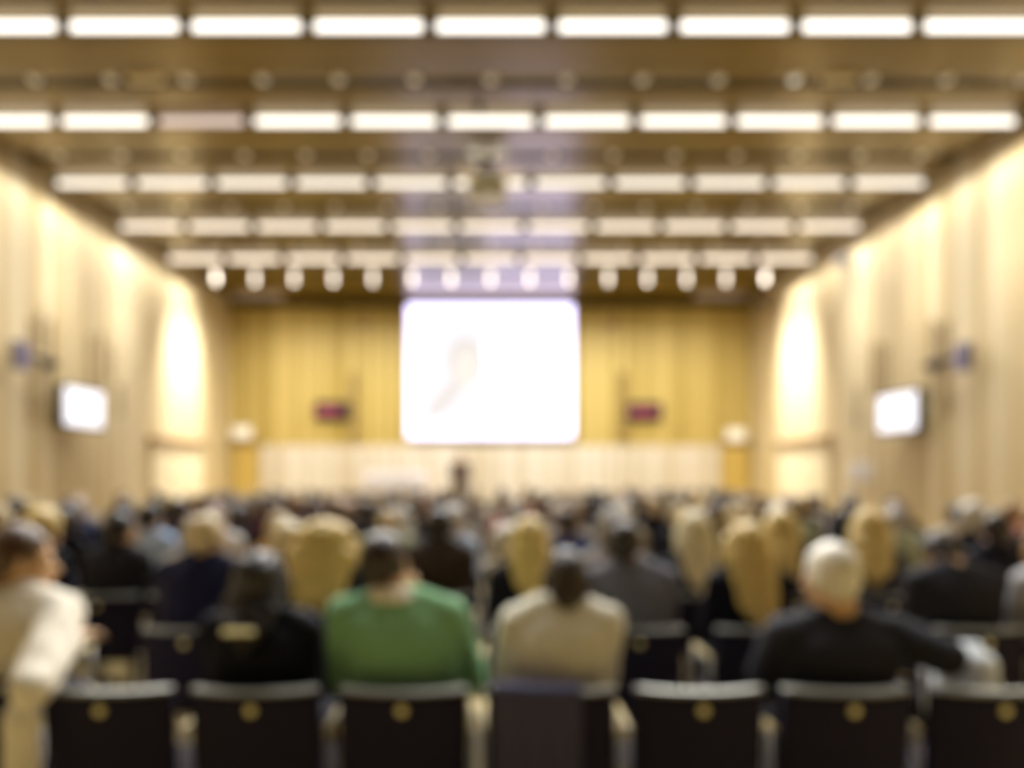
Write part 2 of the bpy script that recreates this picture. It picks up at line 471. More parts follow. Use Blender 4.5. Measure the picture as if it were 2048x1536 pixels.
# ------------------------------------------------------------------ things on the stage wall
for px, py, w, txt in ((665, 822, 'left', (-.36, .16)), (1287, 824, 'right', (-.30, .30))):
    d = BACK - .05
    t = empty('message_display', (wx(px, d), d, wz(py, d)))
    tag(t, 'black wall display with pink lit band, %s of the projection screen' % w, 'display')
    bm = bmesh.new(); box(bm, -.45, .45, -.05, .04, -.23, .23, bevel=.012); obj('body', bm, M['black'], t)
    obj('wall_mount', B(-.15, .15, .0405, .0495, -.12, .12), M['darkmetal'], t)
    bm = bmesh.new()
    n = 13
    for i in range(n):
        x = txt[0] + (txt[1] - txt[0]) * i / (n - 1)
        box(bm, x - .016, x + .016, -.058, -.051, -.055 - .03 * math.sin(i * 2.1), .055 + .03 * math.sin(i * 1.7))
    obj('led_dots', bm, M['led'], t)
for px, w in ((707, 'left'), (1247, 'right')):
    d = BACK - .08
    t = empty('column_speaker', (wx(px, d), d, wz(885, d)))
    tag(t, 'slim tall brown column loudspeaker on the stage wall, %s of the screen' % w, 'loudspeaker')
    bm = bmesh.new(); box(bm, -.07, .07, -.06, .07, 0, 1.75, bevel=.01); obj('body', bm, mat('brown speaker shell', 'A08650', .6), t)
    bm = bmesh.new()
    for i in range(7): cyl(bm, (0, -.063, .14 + i * .245), .052, .006, 'Y')
    obj('grille', bm, mat('brown speaker grille', '806A40', .7), t)
for px, w in ((725, 'left'), (1228, 'right')):
    d = BACK - .06
    t = empty('round_wall_speaker', (wx(px, d), d, wz(650, d)))
    tag(t, 'small round pale speaker high on the stage wall, %s of the screen' % w, 'loudspeaker')
    bm = bmesh.new(); cyl(bm, (0, .03, 0), .17, .06, 'Y', .15); obj('body', bm, mat('tan speaker ring', 'CBB68A', .5), t, True)
    bm = bmesh.new(); cyl(bm, (0, -.004, 0), .12, .008, 'Y'); obj('grille', bm, mat('tan speaker mesh', '8F7240', .7), t)
for px, py, w in ((484, 865, 'left'), (1472, 870, 'right')):
    d = BACK - .05
    t = empty('exit_sign', (wx(px, d), d, wz(py, d)))
    tag(t, 'white lit sign above the yellow door at the %s end of the stage wall' % w, 'sign')
    bm = bmesh.new(); box(bm, -.24, .24, -.03, .045, -.16, .16, bevel=.03); obj('housing', bm, M['white'], t)
    bm = bmesh.new(); box(bm, -.21, .21, -.036, -.031, -.13, .13); obj('sign_face', bm, M['exit'], t)
# white notice on the right wall
d = WX * F / (1722 - VPX)
t = empty('wall_notice', (WX - .012, d, wz(943, d)))
tag(t, 'white notice on the side wall below the right wall-mounted screen', 'notice')
bm = B(-.008, .011, -.36, .36, -.17, .17); obj('notice_sheet', bm, M['white'], t)
bm = bmesh.new()
for i in range(4): box(bm, -.011, -.008, -.28, .28 - .1 * (i % 2), -.10 + i * .055, -.085 + i * .055)
obj('notice_print', bm, mat('notice lilac print', 'B9AFC4', .6), t)

# wall screens
for side, px, py, w in ((-1, 163, 816, 'left'), (1, 1799, 825, 'right')):
    X = side * (WX - .20)
    d = abs(X) * F / abs(px - VPX)
    t = empty('wall_screen', (X, d, wz(py, d)))
    tag(t, 'black framed television with white picture mounted on the %s wall' % w, 'television')
    s = -side
    tilt = Matrix.Rotation(side * R(6), 4, 'Z')
    bm = bmesh.new(); box(bm, -.05, .05, -.47, .47, -.33, .33, mtx=tilt, bevel=.012); obj('casing', bm, M['black'], t)
    bm = bmesh.new(); a = sorted((s * .052, s * .055)); box(bm, a[0], a[1], -.42, .42, -.285, .285, mtx=tilt); obj('screen', bm, M['tv'], t)
    a = sorted((side * .045, side * .198)); obj('wall_bracket', B(a[0], a[1], -.12, .12, -.12, .12), M['darkmetal'], t)
# loudspeakers on brackets
for side, px, py, w in ((-1, 40, 712, 'left'), (1, 1927, 716, 'right')):
    X = side * (WX - .16)
    d = abs(X) * F / abs(px - VPX)
    t = empty('bracket_loudspeaker', (X, d, wz(py, d)))
    tag(t, 'small lilac grey loudspeaker on a dark bracket arm, %s wall' % w, 'loudspeaker')
    bm = bmesh.new(); box(bm, -.07, .07, -.09, .09, -.18, .20, bevel=.015); obj('body', bm, mat('lilac grey shell', '8E86A0', .5), t)
    bm = bmesh.new(); box(bm, -.05, .05, -.094, -.0905, -.15, .17); obj('grille', bm, mat('dark grille', '4A4658', .7), t)
    bm = bmesh.new(); box(bm, -.03, .03, .0905, .80, -.02, .06); box(bm, *sorted((side * .03, side * .158)), .70, .80, -.05, .09)
    obj('bracket_arm', bm, M['darkmetal'], t)
# cameras / small spots near the ceiling corners at right
for px, py, d0, lab in ((1683, 520, 12.6, 'small dark camera high on the right wall beside the wash lights'), (1523, 605, 16.2, 'small grey camera high in the right corner of the stage')):
    X = WX - .14
    d = X * F / (px - VPX)
    t = empty('wall_camera', (X, d, wz(py, d)))
    tag(t, lab, 'camera')
    bm = bmesh.new(); box(bm, -.06, .06, -.16, .12, -.06, .06, bevel=.015); obj('body', bm, M['grey'], t)
    bm = bmesh.new(); cyl(bm, (0, -.175, 0), .04, .03, 'Y'); obj('lens', bm, M['black'], t)
    bm = bmesh.new(); box(bm, .02, .135, -.02, .02, -.12, -.061); obj('mount', bm, M['darkmetal'], t)

# projector under the ceiling
d = 9.55
t = empty('projector', (wx(975, d), d, wz(380, d)))
tag(t, 'pale projector hanging from the ceiling in front of the third light row', 'projector')
bm = bmesh.new(); box(bm, -.28, .28, -.22, .24, -.13, .10, bevel=.03); obj('body', bm, mat('projector shell', 'F0EEDA', .5), t)
bm = bmesh.new(); cyl(bm, (.08, .25, -.01), .06, .06, 'Y'); obj('lens', bm, M['black'], t, True)
bm = bmesh.new()
for i in range(6): box(bm, -.2, .2, -.226, -.221, -.07 + i * .022, -.06 + i * .022)
obj('vent_grille', bm, mat('projector vent', '7A8A66', .5), t)
bm = bmesh.new(); cyl(bm, (0, 0, .19), .03, .22); box(bm, -.12, .12, -.1, .1, .27, .31); obj('mount', bm, M['darkmetal'], t)
d = 8.0
t = empty('ceiling_mounting', (wx(958, d), d, 5.86))  # small dark mounting box, its use unknown
tag(t, 'small dark sensor on the ceiling ahead of the projector', 'mounting')
bm = bmesh.new(); box(bm, -.045, .045, -.05, .05, .01, .05, bevel=.006); obj('mount', bm, M['darkmetal'], t)
bm = bmesh.new(); ell(bm, (0, 0, 0), (.04, .04, .03)); obj('body', bm, M['darkmetal'], t, True)

# ------------------------------------------------------------------ lights (lamps of the room)
def area(name, loc, rot, sx, sy, p, col=(1, .93, .82), spread=180):
    l = bpy.data.lights.new(name, 'AREA'); l.shape = 'RECTANGLE'; l.size = sx; l.size_y = sy
    l.energy = p; l.color = col; l.spread = R(spread)
    o = bpy.data.objects.new(name, l); COL.objects.link(o)
    o.location = loc; o.rotation_euler = [R(a) for a in rot]
    return o
NEUT = (1, .985, .95)
for k in range(-2, NB):  # two nearest rows are unseen lights without panels, added for the near seats
    y = Y0 + SP * k
    area('panel_row_light', (0, y - .06, 5.89), (-42, 0, 0), 12.4, .09, 130 if k > -2 else 100, NEUT, 88)
for side in (-1, 1):
    area('wall_cove_light', (side * 6.25, 6.0, 5.80), (0, -side * 12, 0), .12, 17, 75, (1, .975, .90), 110)
    for k in range(-2, NB):
        y = Y0 + SP * k
        yy = y + (.85 if k == 4 else .1)
        area('wall_wash_light', (side * 5.75, yy, 5.80), (0, -side * 13, 0), .55, 1.2 if k == 4 else .7, 62 if k == 4 else 9, (1, .975, .90), 58)
        area('wall_wash_light', (side * 6.25, yy, 5.82), (0, -side * 8, 0), .2, 1.0 if k == 4 else .6, 9 if k == 4 else 4, (1, .975, .90), 95)
area('stage_spot_row_light', (0, Y0 + SP * 4 + .80, 5.66), (25, 0, 0), 11.5, .1, 300, (1, .975, .92), 128)

# ------------------------------------------------------------------ camera
cd = bpy.data.cameras.new('camera'); co = bpy.data.objects.new('camera', cd); COL.objects.link(co)
co.location = (0, 0, EYE); co.rotation_euler = (PI / 2, 0, 0)
cd.sensor_width = 36; cd.lens = F / 2048 * 36
cd.shift_x = (1024 - VPX) / 2048; cd.shift_y = (VPY - 768) / 2048
cd.clip_start = .05; cd.clip_end = 100
cd.dof.use_dof = True; cd.dof.focus_distance = .2; cd.dof.aperture_fstop = 4.0; cd.dof.aperture_blades = 0
S.camera = co
w = bpy.data.worlds.new('world'); S.world = w; w.use_nodes = True
w.node_tree.nodes['Background'].inputs[0].default_value = (.9, .8, .65, 1)
w.node_tree.nodes['Background'].inputs[1].default_value = 0.02
vs = S.view_settings
vs.view_transform = 'Standard'; vs.look = 'None'; vs.exposure = 0.42; vs.gamma = 1.0; vs.use_curve_mapping = False
S.cycles.use_denoising = True
S.cycles.max_bounces = 8; S.cycles.diffuse_bounces = 5



# ------------------------------------------------------------------ chairs
PITCH = .515
ROW0, RSP = 2.585, .93
def seat_x(k): return -.303 + PITCH * k
def back_y(x, z): return -.228 - (z - .45) * .10 + .045 * (x / .22) ** 2
def chair_meshes():
    me = {}
    bm = bmesh.new(); box(bm, -.205, .205, -.215, .225, .37, .425, bevel=.018); me['seat'] = to_mesh('seat', bm, M['chair'])
    bm = bmesh.new()
    nx, nz = 12, 8
    g = {}
    for s in (0, 1):
        for i in range(nx + 1):
            for j in range(nz + 1):
                x = -.224 + .448 * i / nx; z = .43 + .355 * j / nz
                g[s, i, j] = bm.verts.new((x, back_y(x, z) - (.028 if s else 0), z))
    for i in range(nx):
        for j in range(nz):
            bm.faces.new((g[0, i, j], g[0, i + 1, j], g[0, i + 1, j + 1], g[0, i, j + 1]))
            bm.faces.new((g[1, i, j], g[1, i, j + 1], g[1, i + 1, j + 1], g[1, i + 1, j]))
    for i in range(nx):
        for j in (0, nz): bm.faces.new((g[0, i, j], g[1, i, j], g[1, i + 1, j], g[0, i + 1, j]))
    for j in range(nz):
        for i in (0, nx): bm.faces.new((g[0, i, j], g[0, i, j + 1], g[1, i, j + 1], g[1, i, j]))
    me['backrest'] = to_mesh('backrest', bm, M['chair'])
    bm = bmesh.new()
    vr = []
    for i in range(17):
        x = -.226 + .452 * i / 16; y = back_y(x, .79)
        e = .004 if i in (0, 16) else 0
        vr.append([bm.verts.new(q) for q in ((x, y + .004 - e, .787), (x, y + .004 - e, .799 - e), (x, y, .802 - e), (x, y - .028, .802 - e), (x, y - .033 + e, .798 - e), (x, y - .033 + e, .787))])
    for a, b in zip(vr, vr[1:]):
        for q in range(6): bm.faces.new((a[q], a[(q + 1) % 6], b[(q + 1) % 6], b[q]))
    bm.faces.new(vr[0][::-1]); bm.faces.new(vr[-1])
    me['top_rail'] = to_mesh('top_rail', bm, M['rail'])
    bm = bmesh.new(); ell(bm, (0, back_y(0, .735) - .028, .735), (.018, .009, .018), sub=3); me['button'] = to_mesh('button', bm, M['brass'])
    for s, n in ((-1, 'arm_l'), (1, 'arm_r')):
        bm = bmesh.new(); box(bm, s * .238 - .013, s * .238 + .013, -.19, .10, .625, .645, bevel=.008); me[n] = to_mesh('armrest', bm, M['armwood'])
        bm = bmesh.new(); tube(bm, [(s * .238, .07, .625), (s * .238, .09, .45), (s * .232, .19, .2), (s * .232, .22, .0)], .012); me[n + 'f'] = to_mesh('leg', bm, M['steel'])
        bm = bmesh.new(); tube(bm, [(s * .238, -.17, .625), (s * .238, -.18, .42), (s * .232, -.24, .2), (s * .232, -.285, .0)], .012); me[n + 'b'] = to_mesh('leg', bm, M['steel'])
    bm = bmesh.new(); tube(bm, [(-.236, -.18, .41), (.236, -.18, .41)], .011); tube(bm, [(-.234, .1, .41), (.234, .1, .41)], .011); tube(bm, [(0, -.18, .41), (0, .1, .41)], .011)
    me['frame'] = to_mesh('seat_frame', bm, M['steel'])
    return me
CM = chair_meshes()
def far_chair_mesh():
    bm = bmesh.new(); ms = []
    for k in ('seat', 'backrest', 'top_rail', 'button', 'arm_l', 'arm_r', 'arm_lf', 'arm_lb', 'arm_rf', 'arm_rb', 'frame'):
        m = CM[k].materials[0]
        if m not in ms: ms.append(m)
        n0 = len(bm.faces)
        bm.from_mesh(CM[k]); bm.faces.ensure_lookup_table()
        for f in bm.faces[n0:]: f.material_index = ms.index(m)
    me = bpy.data.meshes.new('conference_chair'); bm.to_mesh(me); bm.free()
    for m in ms: me.materials.append(m)
    return me
FCM = far_chair_mesh()
def put_chair(x, row, label):
    y = ROW0 + RSP * (row - 1)
    if row <= 3:
        t = empty('conference_chair', (x, y, 0))
        link('seat', CM['seat'], t); link('backrest', CM['backrest'], t); link('top_rail', CM['top_rail'], t); link('button', CM['button'], t)
        for s in 'lr':
            a = link('armrest', CM['arm_' + s], t)
            link('leg', CM['arm_%sf' % s], t); link('leg', CM['arm_%sb' % s], t)
        link('seat_frame', CM['frame'], t)
    else:
        t = link('conference_chair', FCM, None, (x, y, 0))
    tag(t, label, 'chair', 'black conference chairs')
    return t

# ------------------------------------------------------------------ figures
def remesh(name, bm, mats, vox, smooth=4, dec=None, disp=None):
    bmesh.ops.recalc_face_normals(bm, faces=bm.faces)
    me = bpy.data.meshes.new('tmp'); bm.to_mesh(me); bm.free()
    o = bpy.data.objects.new('tmp', me); COL.objects.link(o)
    m = o.modifiers.new('r', 'REMESH'); m.mode = 'VOXEL'; m.voxel_size = vox
    m = o.modifiers.new('s', 'SMOOTH'); m.factor = .5; m.iterations = smooth
    if dec:
        m = o.modifiers.new('d', 'DECIMATE'); m.ratio = dec
    dg = bpy.context.evaluated_depsgraph_get()
    r = bpy.data.meshes.new_from_object(o.evaluated_get(dg))
    bpy.data.objects.remove(o); bpy.data.meshes.remove(me)
    r.name = name
    r.materials.clear()
    for mm in (mats if isinstance(mats, (list, tuple)) else [mats]): r.materials.append(mm)
    if disp:
        amp, fx, fz = disp
        ns = [v.normal.copy() for v in r.vertices]
        for v, n in zip(r.vertices, ns):
            q = Vector((v.co.x * fx, v.co.y * fx, v.co.z * fz))
            v.co += n * amp * (noise.noise(q) + .5 * noise.noise(q * 2.3))
    for p in r.polygons: p.use_smooth = True
    return r

HP = Vector((0, -.045, 1.075))
def head_m(p):
    off = Vector(p.get('hoff', (0, 0, 0))) + Vector((0, 0, p.get('dz', 0)))
    rot = Euler((R(-p.get('pitch', 0)), R(p.get('roll', 0)), R(p.get('yaw', 0)))).to_matrix().to_4x4()
    sc = Matrix.Diagonal((p.get('hs', 1.0),) * 3 + (1,))
    return Matrix.Translation(HP + off) @ rot @ sc @ Matrix.Translation(-HP)

def head_prims(bm, m):
    ell(bm, (0, -.025, 1.185), (.075, .094, .093), m)
    ell(bm, (0, .02, 1.115), (.056, .062, .072), m)
    ell(bm, (0, .062, 1.068), (.024, .022, .018), m)
    cap(bm, (0, .072, 1.155), (0, .094, 1.128), .009, .014, m)
    cap(bm, (-.016, .082, 1.122), (.016, .082, 1.122), .010, .010, m)
    for s in (-1, 1):
        ell(bm, (s * .078, -.022, 1.145), (.010, .021, .033), m, (0, s * 12, s * -15))
        ell(bm, (s * .035, .048, 1.128), (.026, .026, .026), m)
        cap(bm, (s * .014, .068, 1.176), (s * .046, .052, 1.176), .011, .010, m)
        ell(bm, (s * .031, .062, 1.155), (.015, .012, .010), m)
    ell(bm, (0, .076, 1.097), (.024, .012, .005), m); ell(bm, (0, .073, 1.087), (.021, .012, .006), m)

def torso(bm, p, g, lo=.46, collar=True):
    w = p.get('w', 1.0); dz = p.get('dz', 0); lx = p.get('lean', (0, 0))
    k = 1 + dz / .45
    def Z(z): return .58 + (z - .58) * k if z > .58 else z
    base = [(.462, -.05, .115, .085), (.50, -.05, .17, .125), (.58, -.055, .166, .118), (.70, -.06, .158, .106), (.82, -.062, .170, .112), (.91, -.06, .178, .112), (.975, -.055, .170, .098), (1.02, -.05, .125, .080), (1.05, -.048, .075, .064)]
    if not collar: base = base[:-1]
    rings = []
    for z, cy, rx, ry in base:
        t = max(0, (z - .55) / .5)
        rings.append((lx[0] * t, cy + lx[1] * t, Z(z), rx * (1 + (w - 1) * min(1, max(0, (z - .60) / .25))) + g, ry * (w ** .5) + g * .8))
    rings[0] = rings[0][:2] + (rings[0][2] - g * .5,) + rings[0][3:]
    loft(bm, rings)
    sw = p.get('sw', .165)
    for s in (-1, 1):
        sh = Vector((lx[0] + s * sw, -.055 + lx[1], Z(.985)))
        cap(bm, (lx[0] + s * .045, -.052 + lx[1], Z(1.04)), sh, .045 + g, .052 + g)

def arm_pts(p, s):
    dz = p.get('dz', 0); lx = p.get('lean', (0, 0)); sw = p.get('sw', .165)
    k = 1 + dz / .45
    sh = Vector((lx[0] + s * sw, -.055 + lx[1], .58 + (.985 - .58) * k))
    d = p.get('armR' if s > 0 else 'armL')
    if d: el, wr, fd = [Vector(q) for q in d[:3]]
    else:
        el = Vector((s * .184, -.02, .745)); wr = Vector((s * .105, .20, .615)); fd = Vector((-s * .45, .85, -.12))
    return sh, el, wr, fd

def arms(bm, p, g, hand=False, forearm=1.0):
    for s in (-1, 1):
        sh, el, wr, fd = arm_pts(p, s)
        aw = p.get('aw', 1.0)
        cap(bm, sh, el, .050 * aw + g, .040 * aw + g)
        cap(bm, el, el.lerp(wr, forearm), .040 * aw + g, (.027 + g * .8) if not hand else .026)
        if hand:
            fd = fd.normalized(); up = Vector((0, 0, 1))
            if abs(fd.z) > .85: up = Vector((0, -1, 0))
            side = fd.cross(up).normalized(); nrm = side.cross(fd).normalized()
            pc = wr + fd * .015; pe = wr + fd * .085
            for o in (-.026, -.009, .009, .026):
                cap(bm, pc + side * o * .7, pe + side * o, .014, .011)
            for i, (o, L) in enumerate(((-.030, .058), (-.010, .072), (.010, .078), (.030, .068))):
                k1 = pe + side * o; k2 = k1 + fd * L * .5 - nrm * .012; k3 = k2 + fd * L * .35 - nrm * .028
                cap(bm, k1, k2, .0095, .0085, cs=3, seg=8); cap(bm, k2, k3, .0085, .007, cs=3, seg=8)
            t0 = wr + fd * .03 - side * s * .02 * (1 if s > 0 else 1)
            t1 = t0 - side * s * .035 + fd * .03; t2 = t1 + fd * .032 - nrm * .012
            cap(bm, t0, t1, .013, .0105, cs=3, seg=8); cap(bm, t1, t2, .0105, .008, cs=3, seg=8)

def legs(bm, p, g):
    for s in (-1, 1):
        kn = Vector((s * .105, .39, .50)); an = Vector((s * .11, .40, .10))
        cap(bm, (s * .085, -.02, .540), kn, .074 + g, .055 + g)
        cap(bm, kn, an, .053 + g, .037 + g)
        cap(bm, an, an + Vector((0, 0, -.03)), .036 + g, .038 + g)

def feet(bm, g):
    for s in (-1, 1):
        cap(bm, (s * .11, .37, .048 + g * .2), (s * .115, .53, .038 + g * .2), .042 + g, .034 + g)
        ell(bm, (s * .115, .545, .032), (.040 + g, .05, .030))

def body_mesh(p, vox=.011, dec=.4):
    bm = bmesh.new(); m = head_m(p)
    torso(bm, p, 0); arms(bm, p, 0, True); legs(bm, p, 0); feet(bm, 0)
    dz = p.get('dz', 0); lx = p.get('lean', (0, 0))
    nb = Vector((lx[0], -.052 + lx[1], 1.02 + dz)); nt = m @ Vector((0, -.035, 1.12))
    cap(bm, nb, nt, .058 * p.get('nk', 1), .053 * p.get('nk', 1))
    head_prims(bm, m)
    me = remesh('person', bm, [SKIN['fair'], M['eye'], M['lips']], vox, 3, dec)
    inv = m.inverted()
    for f in me.polygons:
        q = inv @ f.center
        if q.z < 1.02: continue
        if abs(abs(q.x) - .031) < .011 and abs(q.z - 1.155) < .006 and q.y > .05: f.material_index = 1
        elif abs(q.x) < .022 and 1.083 < q.z < 1.101 and q.y > .07: f.material_index = 2
    return me

def top_mesh(p, kind='sweater', g=.014, vox=.014, dec=.4, extra=None):
    bm = bmesh.new()
    torso(bm, p, g); arms(bm, p, g, False, .97)
    if kind in ('jacket', 'coat'):
        dz = p.get('dz', 0); lx = p.get('lean', (0, 0))
        for i in range(16):
            a = 2 * PI * i / 16; b = 2 * PI * (i + 1) / 16
            def q(a): return (lx[0] + .070 * math.cos(a), -.048 + lx[1] + .066 * math.sin(a), 1.052 + dz - .016 * math.sin(a))
            if abs(math.sin(a) - 1) > .25: cap(bm, q(a), q(b), .014, .014, seg=8, cs=3)
    if extra: extra(bm)
    return remesh(kind, bm, [CLOTH['black']], vox, 3, dec, (.007, 11, 9))

def trouser_mesh(p, vox=.014, dec=.35):
    bm = bmesh.new(); g = .009
    loft(bm, [(0, -.05, .452, .12, .09), (0, -.05, .50, .178, .134), (0, -.055, .60, .178, .130), (0, -.058, .68, .172, .12)])
    legs(bm, p, g); feet(bm, .006)
    me = remesh('trousers', bm, [CLOTH['dark trousers'], M['black']], vox, 3, dec, (.004, 14, 10))
    for f in me.polygons:
        if f.center.z < .085: f.material_index = 1
    return me

def hair_mesh(kind, vox=.0085, dec=.6, s=1.0, length=1.0, m=None):
    bm = bmesh.new()
    A = dict(mtx=m)
    amp = .006
    if kind in ('short', 'ponytail', 'bun'):
        ell(bm, (0, -.034, 1.197), (.083, .094, .094), **A)
        ell(bm, (0, -.080, 1.135), (.064, .042, .062), **A)
        for q in (-1, 1): ell(bm, (q * .070, -.036, 1.165), (.017, .048, .046), **A)
    elif kind == 'crop':
        ell(bm, (0, -.032, 1.192), (.081, .093, .093), **A)
        ell(bm, (0, -.078, 1.138), (.058, .036, .046), **A); amp = .003
        for q in (-1, 1): ell(bm, (q * .068, -.04, 1.16), (.015, .045, .04), **A)
    elif kind == 'bald':
        for q in (-1, 1):
            ell(bm, (q * .066, -.045, 1.168), (.019, .052, .040), **A)
        ell(bm, (0, -.088, 1.165), (.068, .044, .066), **A); amp = .003
        for i in range(9):
            a = PI + PI * i / 8
            ell(bm, (.064 * math.cos(a), -.038 + .070 * math.sin(a), 1.188), (.022, .026, .042), **A)
    elif kind == 'bob':
        ell(bm, (0, -.036, 1.197), (.094 * s, .102, .098), **A)
        ell(bm, (0, -.078, 1.125), (.088 * s, .06, .10 * length), **A)
        for q in (-1, 1): ell(bm, (q * .080 * s, -.018, 1.135), (.026, .058, .095 * length), **A)
        amp = .009
    elif kind in ('long', 'wavy'):
        ell(bm, (0, -.038, 1.195), (.094 * s, .104, .100), **A)
        ell(bm, (0, -.075, 1.12), (.100 * s, .066, .11), **A)
        for q in (-1, 1): ell(bm, (q * .082 * s, -.022, 1.125), (.030 * s, .056, .105), **A)
        z1 = 1.08 - .20 * length
        n = 7 if kind == 'long' else 6
        for i in range(n):
            t = -1 + 2 * i / (n - 1)
            x0 = .078 * t * s
            if kind == 'long':
                x1 = (.068 * t + .010 * math.sin(i * 2.1)) * s; zz = z1 + .05 * t * t + .035 * math.sin(i * 3.7)
                cap(bm, (x0, -.118 + .03 * t * t, 1.11), (x1, -.198 + .02 * t * t, zz), .036, .015, **A)
            else:
                xm = .066 * t * s; x1 = (.072 * t + .008 * math.sin(i * 2.1)) * s; zz = z1 + .02 * math.sin(i * 3.7) + .02 * t * t
                zm = (1.10 + zz) / 2
                cap(bm, (x0, -.120 + .03 * t * t, 1.11), (xm, -.172 + .02 * t * t, zm), .030 * s, .022 * s, **A)
                cap(bm, (xm, -.172 + .02 * t * t, zm), (x1, -.200 + .02 * t * t, zz), .024 * s, .012 * s, **A)
        amp = .010
    elif kind == 'updo':
        ell(bm, (0, -.040, 1.20), (.098 * s, .104, .100), **A)
        ell(bm, (0, -.082, 1.15), (.075, .05, .06), **A); amp = .008
    if kind == 'ponytail':
        ell(bm, (0, -.135, 1.19), (.026, .024, .026), **A)
        cap(bm, (0, -.145, 1.18), (0, -.20, 1.08), .026, .032, **A); cap(bm, (0, -.20, 1.08), (0, -.225, 1.0 - .08 * (length - 1)), .032, .014, **A)
    if kind == 'bun':
        ell(bm, (0, -.125, 1.215), (.045, .04, .042), **A); amp = .007
    return remesh('hair', bm, [HAIR['brown']], vox, 2, dec, (amp, 55, 9))

BODY = {
    'M1': dict(w=1.06, sw=.176, dz=.045), 'M2': dict(w=1.05, sw=.172, dz=.02, yaw=-22), 'M3': dict(w=1.08, sw=.174, dz=.0, yaw=18, pitch=10),
    'M4': dict(w=1.04, sw=.170, dz=.02, pitch=38), 'F1': dict(w=.93, sw=.150, dz=-.015), 'F2': dict(w=.92, sw=.150, dz=-.045, yaw=20, roll=-5), 'F3': dict(w=.95, sw=.152, dz=.01, yaw=-18, pitch=8)}
GB, GT, GTR, GH = {}, {}, {}, {}
for k, p in BODY.items():
    GB[k] = body_mesh(p)
    for kind in ('jacket', 'sweater'): GT[k, kind] = top_mesh(p, kind)
GTR['M'] = trouser_mesh(BODY['M2']); GTR['F'] = trouser_mesh(BODY['F1'])
for k in ('short', 'crop', 'bald', 'bob', 'long', 'wavy', 'ponytail', 'bun', 'updo'): GH[k] = hair_mesh(k)

HAIRWORDS = {'short': 'short {} hair', 'crop': 'cropped {} hair', 'bald': 'thinning {} hair', 'bob': '{} bobbed hair', 'long': 'long {} hair', 'wavy': 'wavy {} hair',
             'ponytail': '{} ponytail', 'bun': '{} hair bun', 'updo': 'pinned-up {} hair'}
def setm(o, m, i=0):
    o.material_slots[i].link = 'OBJECT'; o.material_slots[i].material = m

def generic(x, row, body, hair, hcol, kind, ccol, label, skin='fair', rz=0.0, legc='dark trousers', dy=0.0, hscale=1.0):
    y = ROW0 + RSP * (row - 1) + dy
    o = link('person', GB[body], None, (x, y, 0)); o.rotation_euler = (0, 0, rz)
    setm(o, SKIN[skin])
    t = link(kind, GT[body, kind], o); setm(t, CLOTH[ccol])
    l = link('trousers', GTR[body[0]], o); setm(l, CLOTH[legc])
    h = link('hair', GH[hair], o); setm(h, HAIR[hcol])
    h.matrix_local = head_m({**BODY[body], 'hs': hscale})
    tag(o, label, 'person', 'seated audience')
    return o

def hero(x, row, p, hair, hcol, kind, topm, label, skin='fair', dy=0.0, rz=0.0, g=.016, extra=None, hs=1.0, hl=1.0, vox=.008):
    y = ROW0 + RSP * (row - 1) + dy
    o = link('person', body_mesh(p, vox, .6), None, (x, y, 0)); o.rotation_euler = (0, 0, rz)
    setm(o, SKIN[skin])
    t = link(kind, top_mesh(p, kind, g, .010, .6, extra), o); setm(t, topm)
    l = link('trousers', trouser_mesh(p), o)
    h = link('hair', hair_mesh(hair, .0065, .8, hs, hl, head_m(p)), o); setm(h, HAIR[hcol])
    tag(o, label, 'person', 'seated audience')
    return o

occupied = {}      # (row, k) -> label of sitter or None
def ring(bm, c, rx, ry, r, z0=0, tilt=0.0, a0=0, a1=2 * PI, n=20):
    pts = [(c[0] + rx * math.cos(a0 + (a1 - a0) * i / n), c[1] + ry * math.sin(a0 + (a1 - a0) * i / n), c[2] - tilt * math.sin(a0 + (a1 - a0) * i / n)) for i in range(n + 1)]
    tube(bm, pts, r, 8)

# --- row 1 (nearest)
# cream jacket man at the left edge, head turned to the right, elbow over the next chair
def tail(bm):
    cap(bm, (.22, -.10, .78), (.262, -.262, .70), .05, .042, flat=((1, 0, 0), .5))
    cap(bm, (.262, -.312, .72), (.275, -.325, .49), .064, .060, flat=((0, 1, 0), .35))
    cap(bm, (.262, -.20, .72), (.262, -.312, .71), .03, .04, flat=((1, 0, 0), .6))
p = dict(w=1.12, sw=.19, dz=.045, yaw=-58, pitch=6, hoff=(.035, 0, .01), lean=(.05, -.005), aw=1.12, hs=1.06,
         armR=((.345, -.375, .845), (.335, -.16, .945), (.10, .95, .1)))
hero(-1.845, 1, p, 'short', 'brown', 'jacket', CLOTH['cream'], 'person in cream jacket at the left edge, turned right with an elbow over the chair', 'tan', g=.026, extra=tail)
occupied[1, -3] = 1
# dark-haired woman with long hair and gold necklace clasp
p = dict(w=1.0, sw=.165, dz=-.03, hoff=(-.055, 0, -.01), lean=(-.045, 0), armR=((.115, -.02, .745), (.07, .20, .615), (-.4, .9, -.1)))
o = hero(-.818, 1, p, 'long', 'black', 'jacket', CLOTH['black'], 'person with long black hair, black jacket and gold clasp, nearest row left of green sweater', 'fair', g=.02, hl=.45)
bm = bmesh.new(); ring(bm, (-.07, -.205, .985), .05, .03, .010, n=12, a0=PI, a1=2 * PI, tilt=.008); obj('gold_clasp', bm, M['brass'], o, True)
occupied[1, -1] = 1
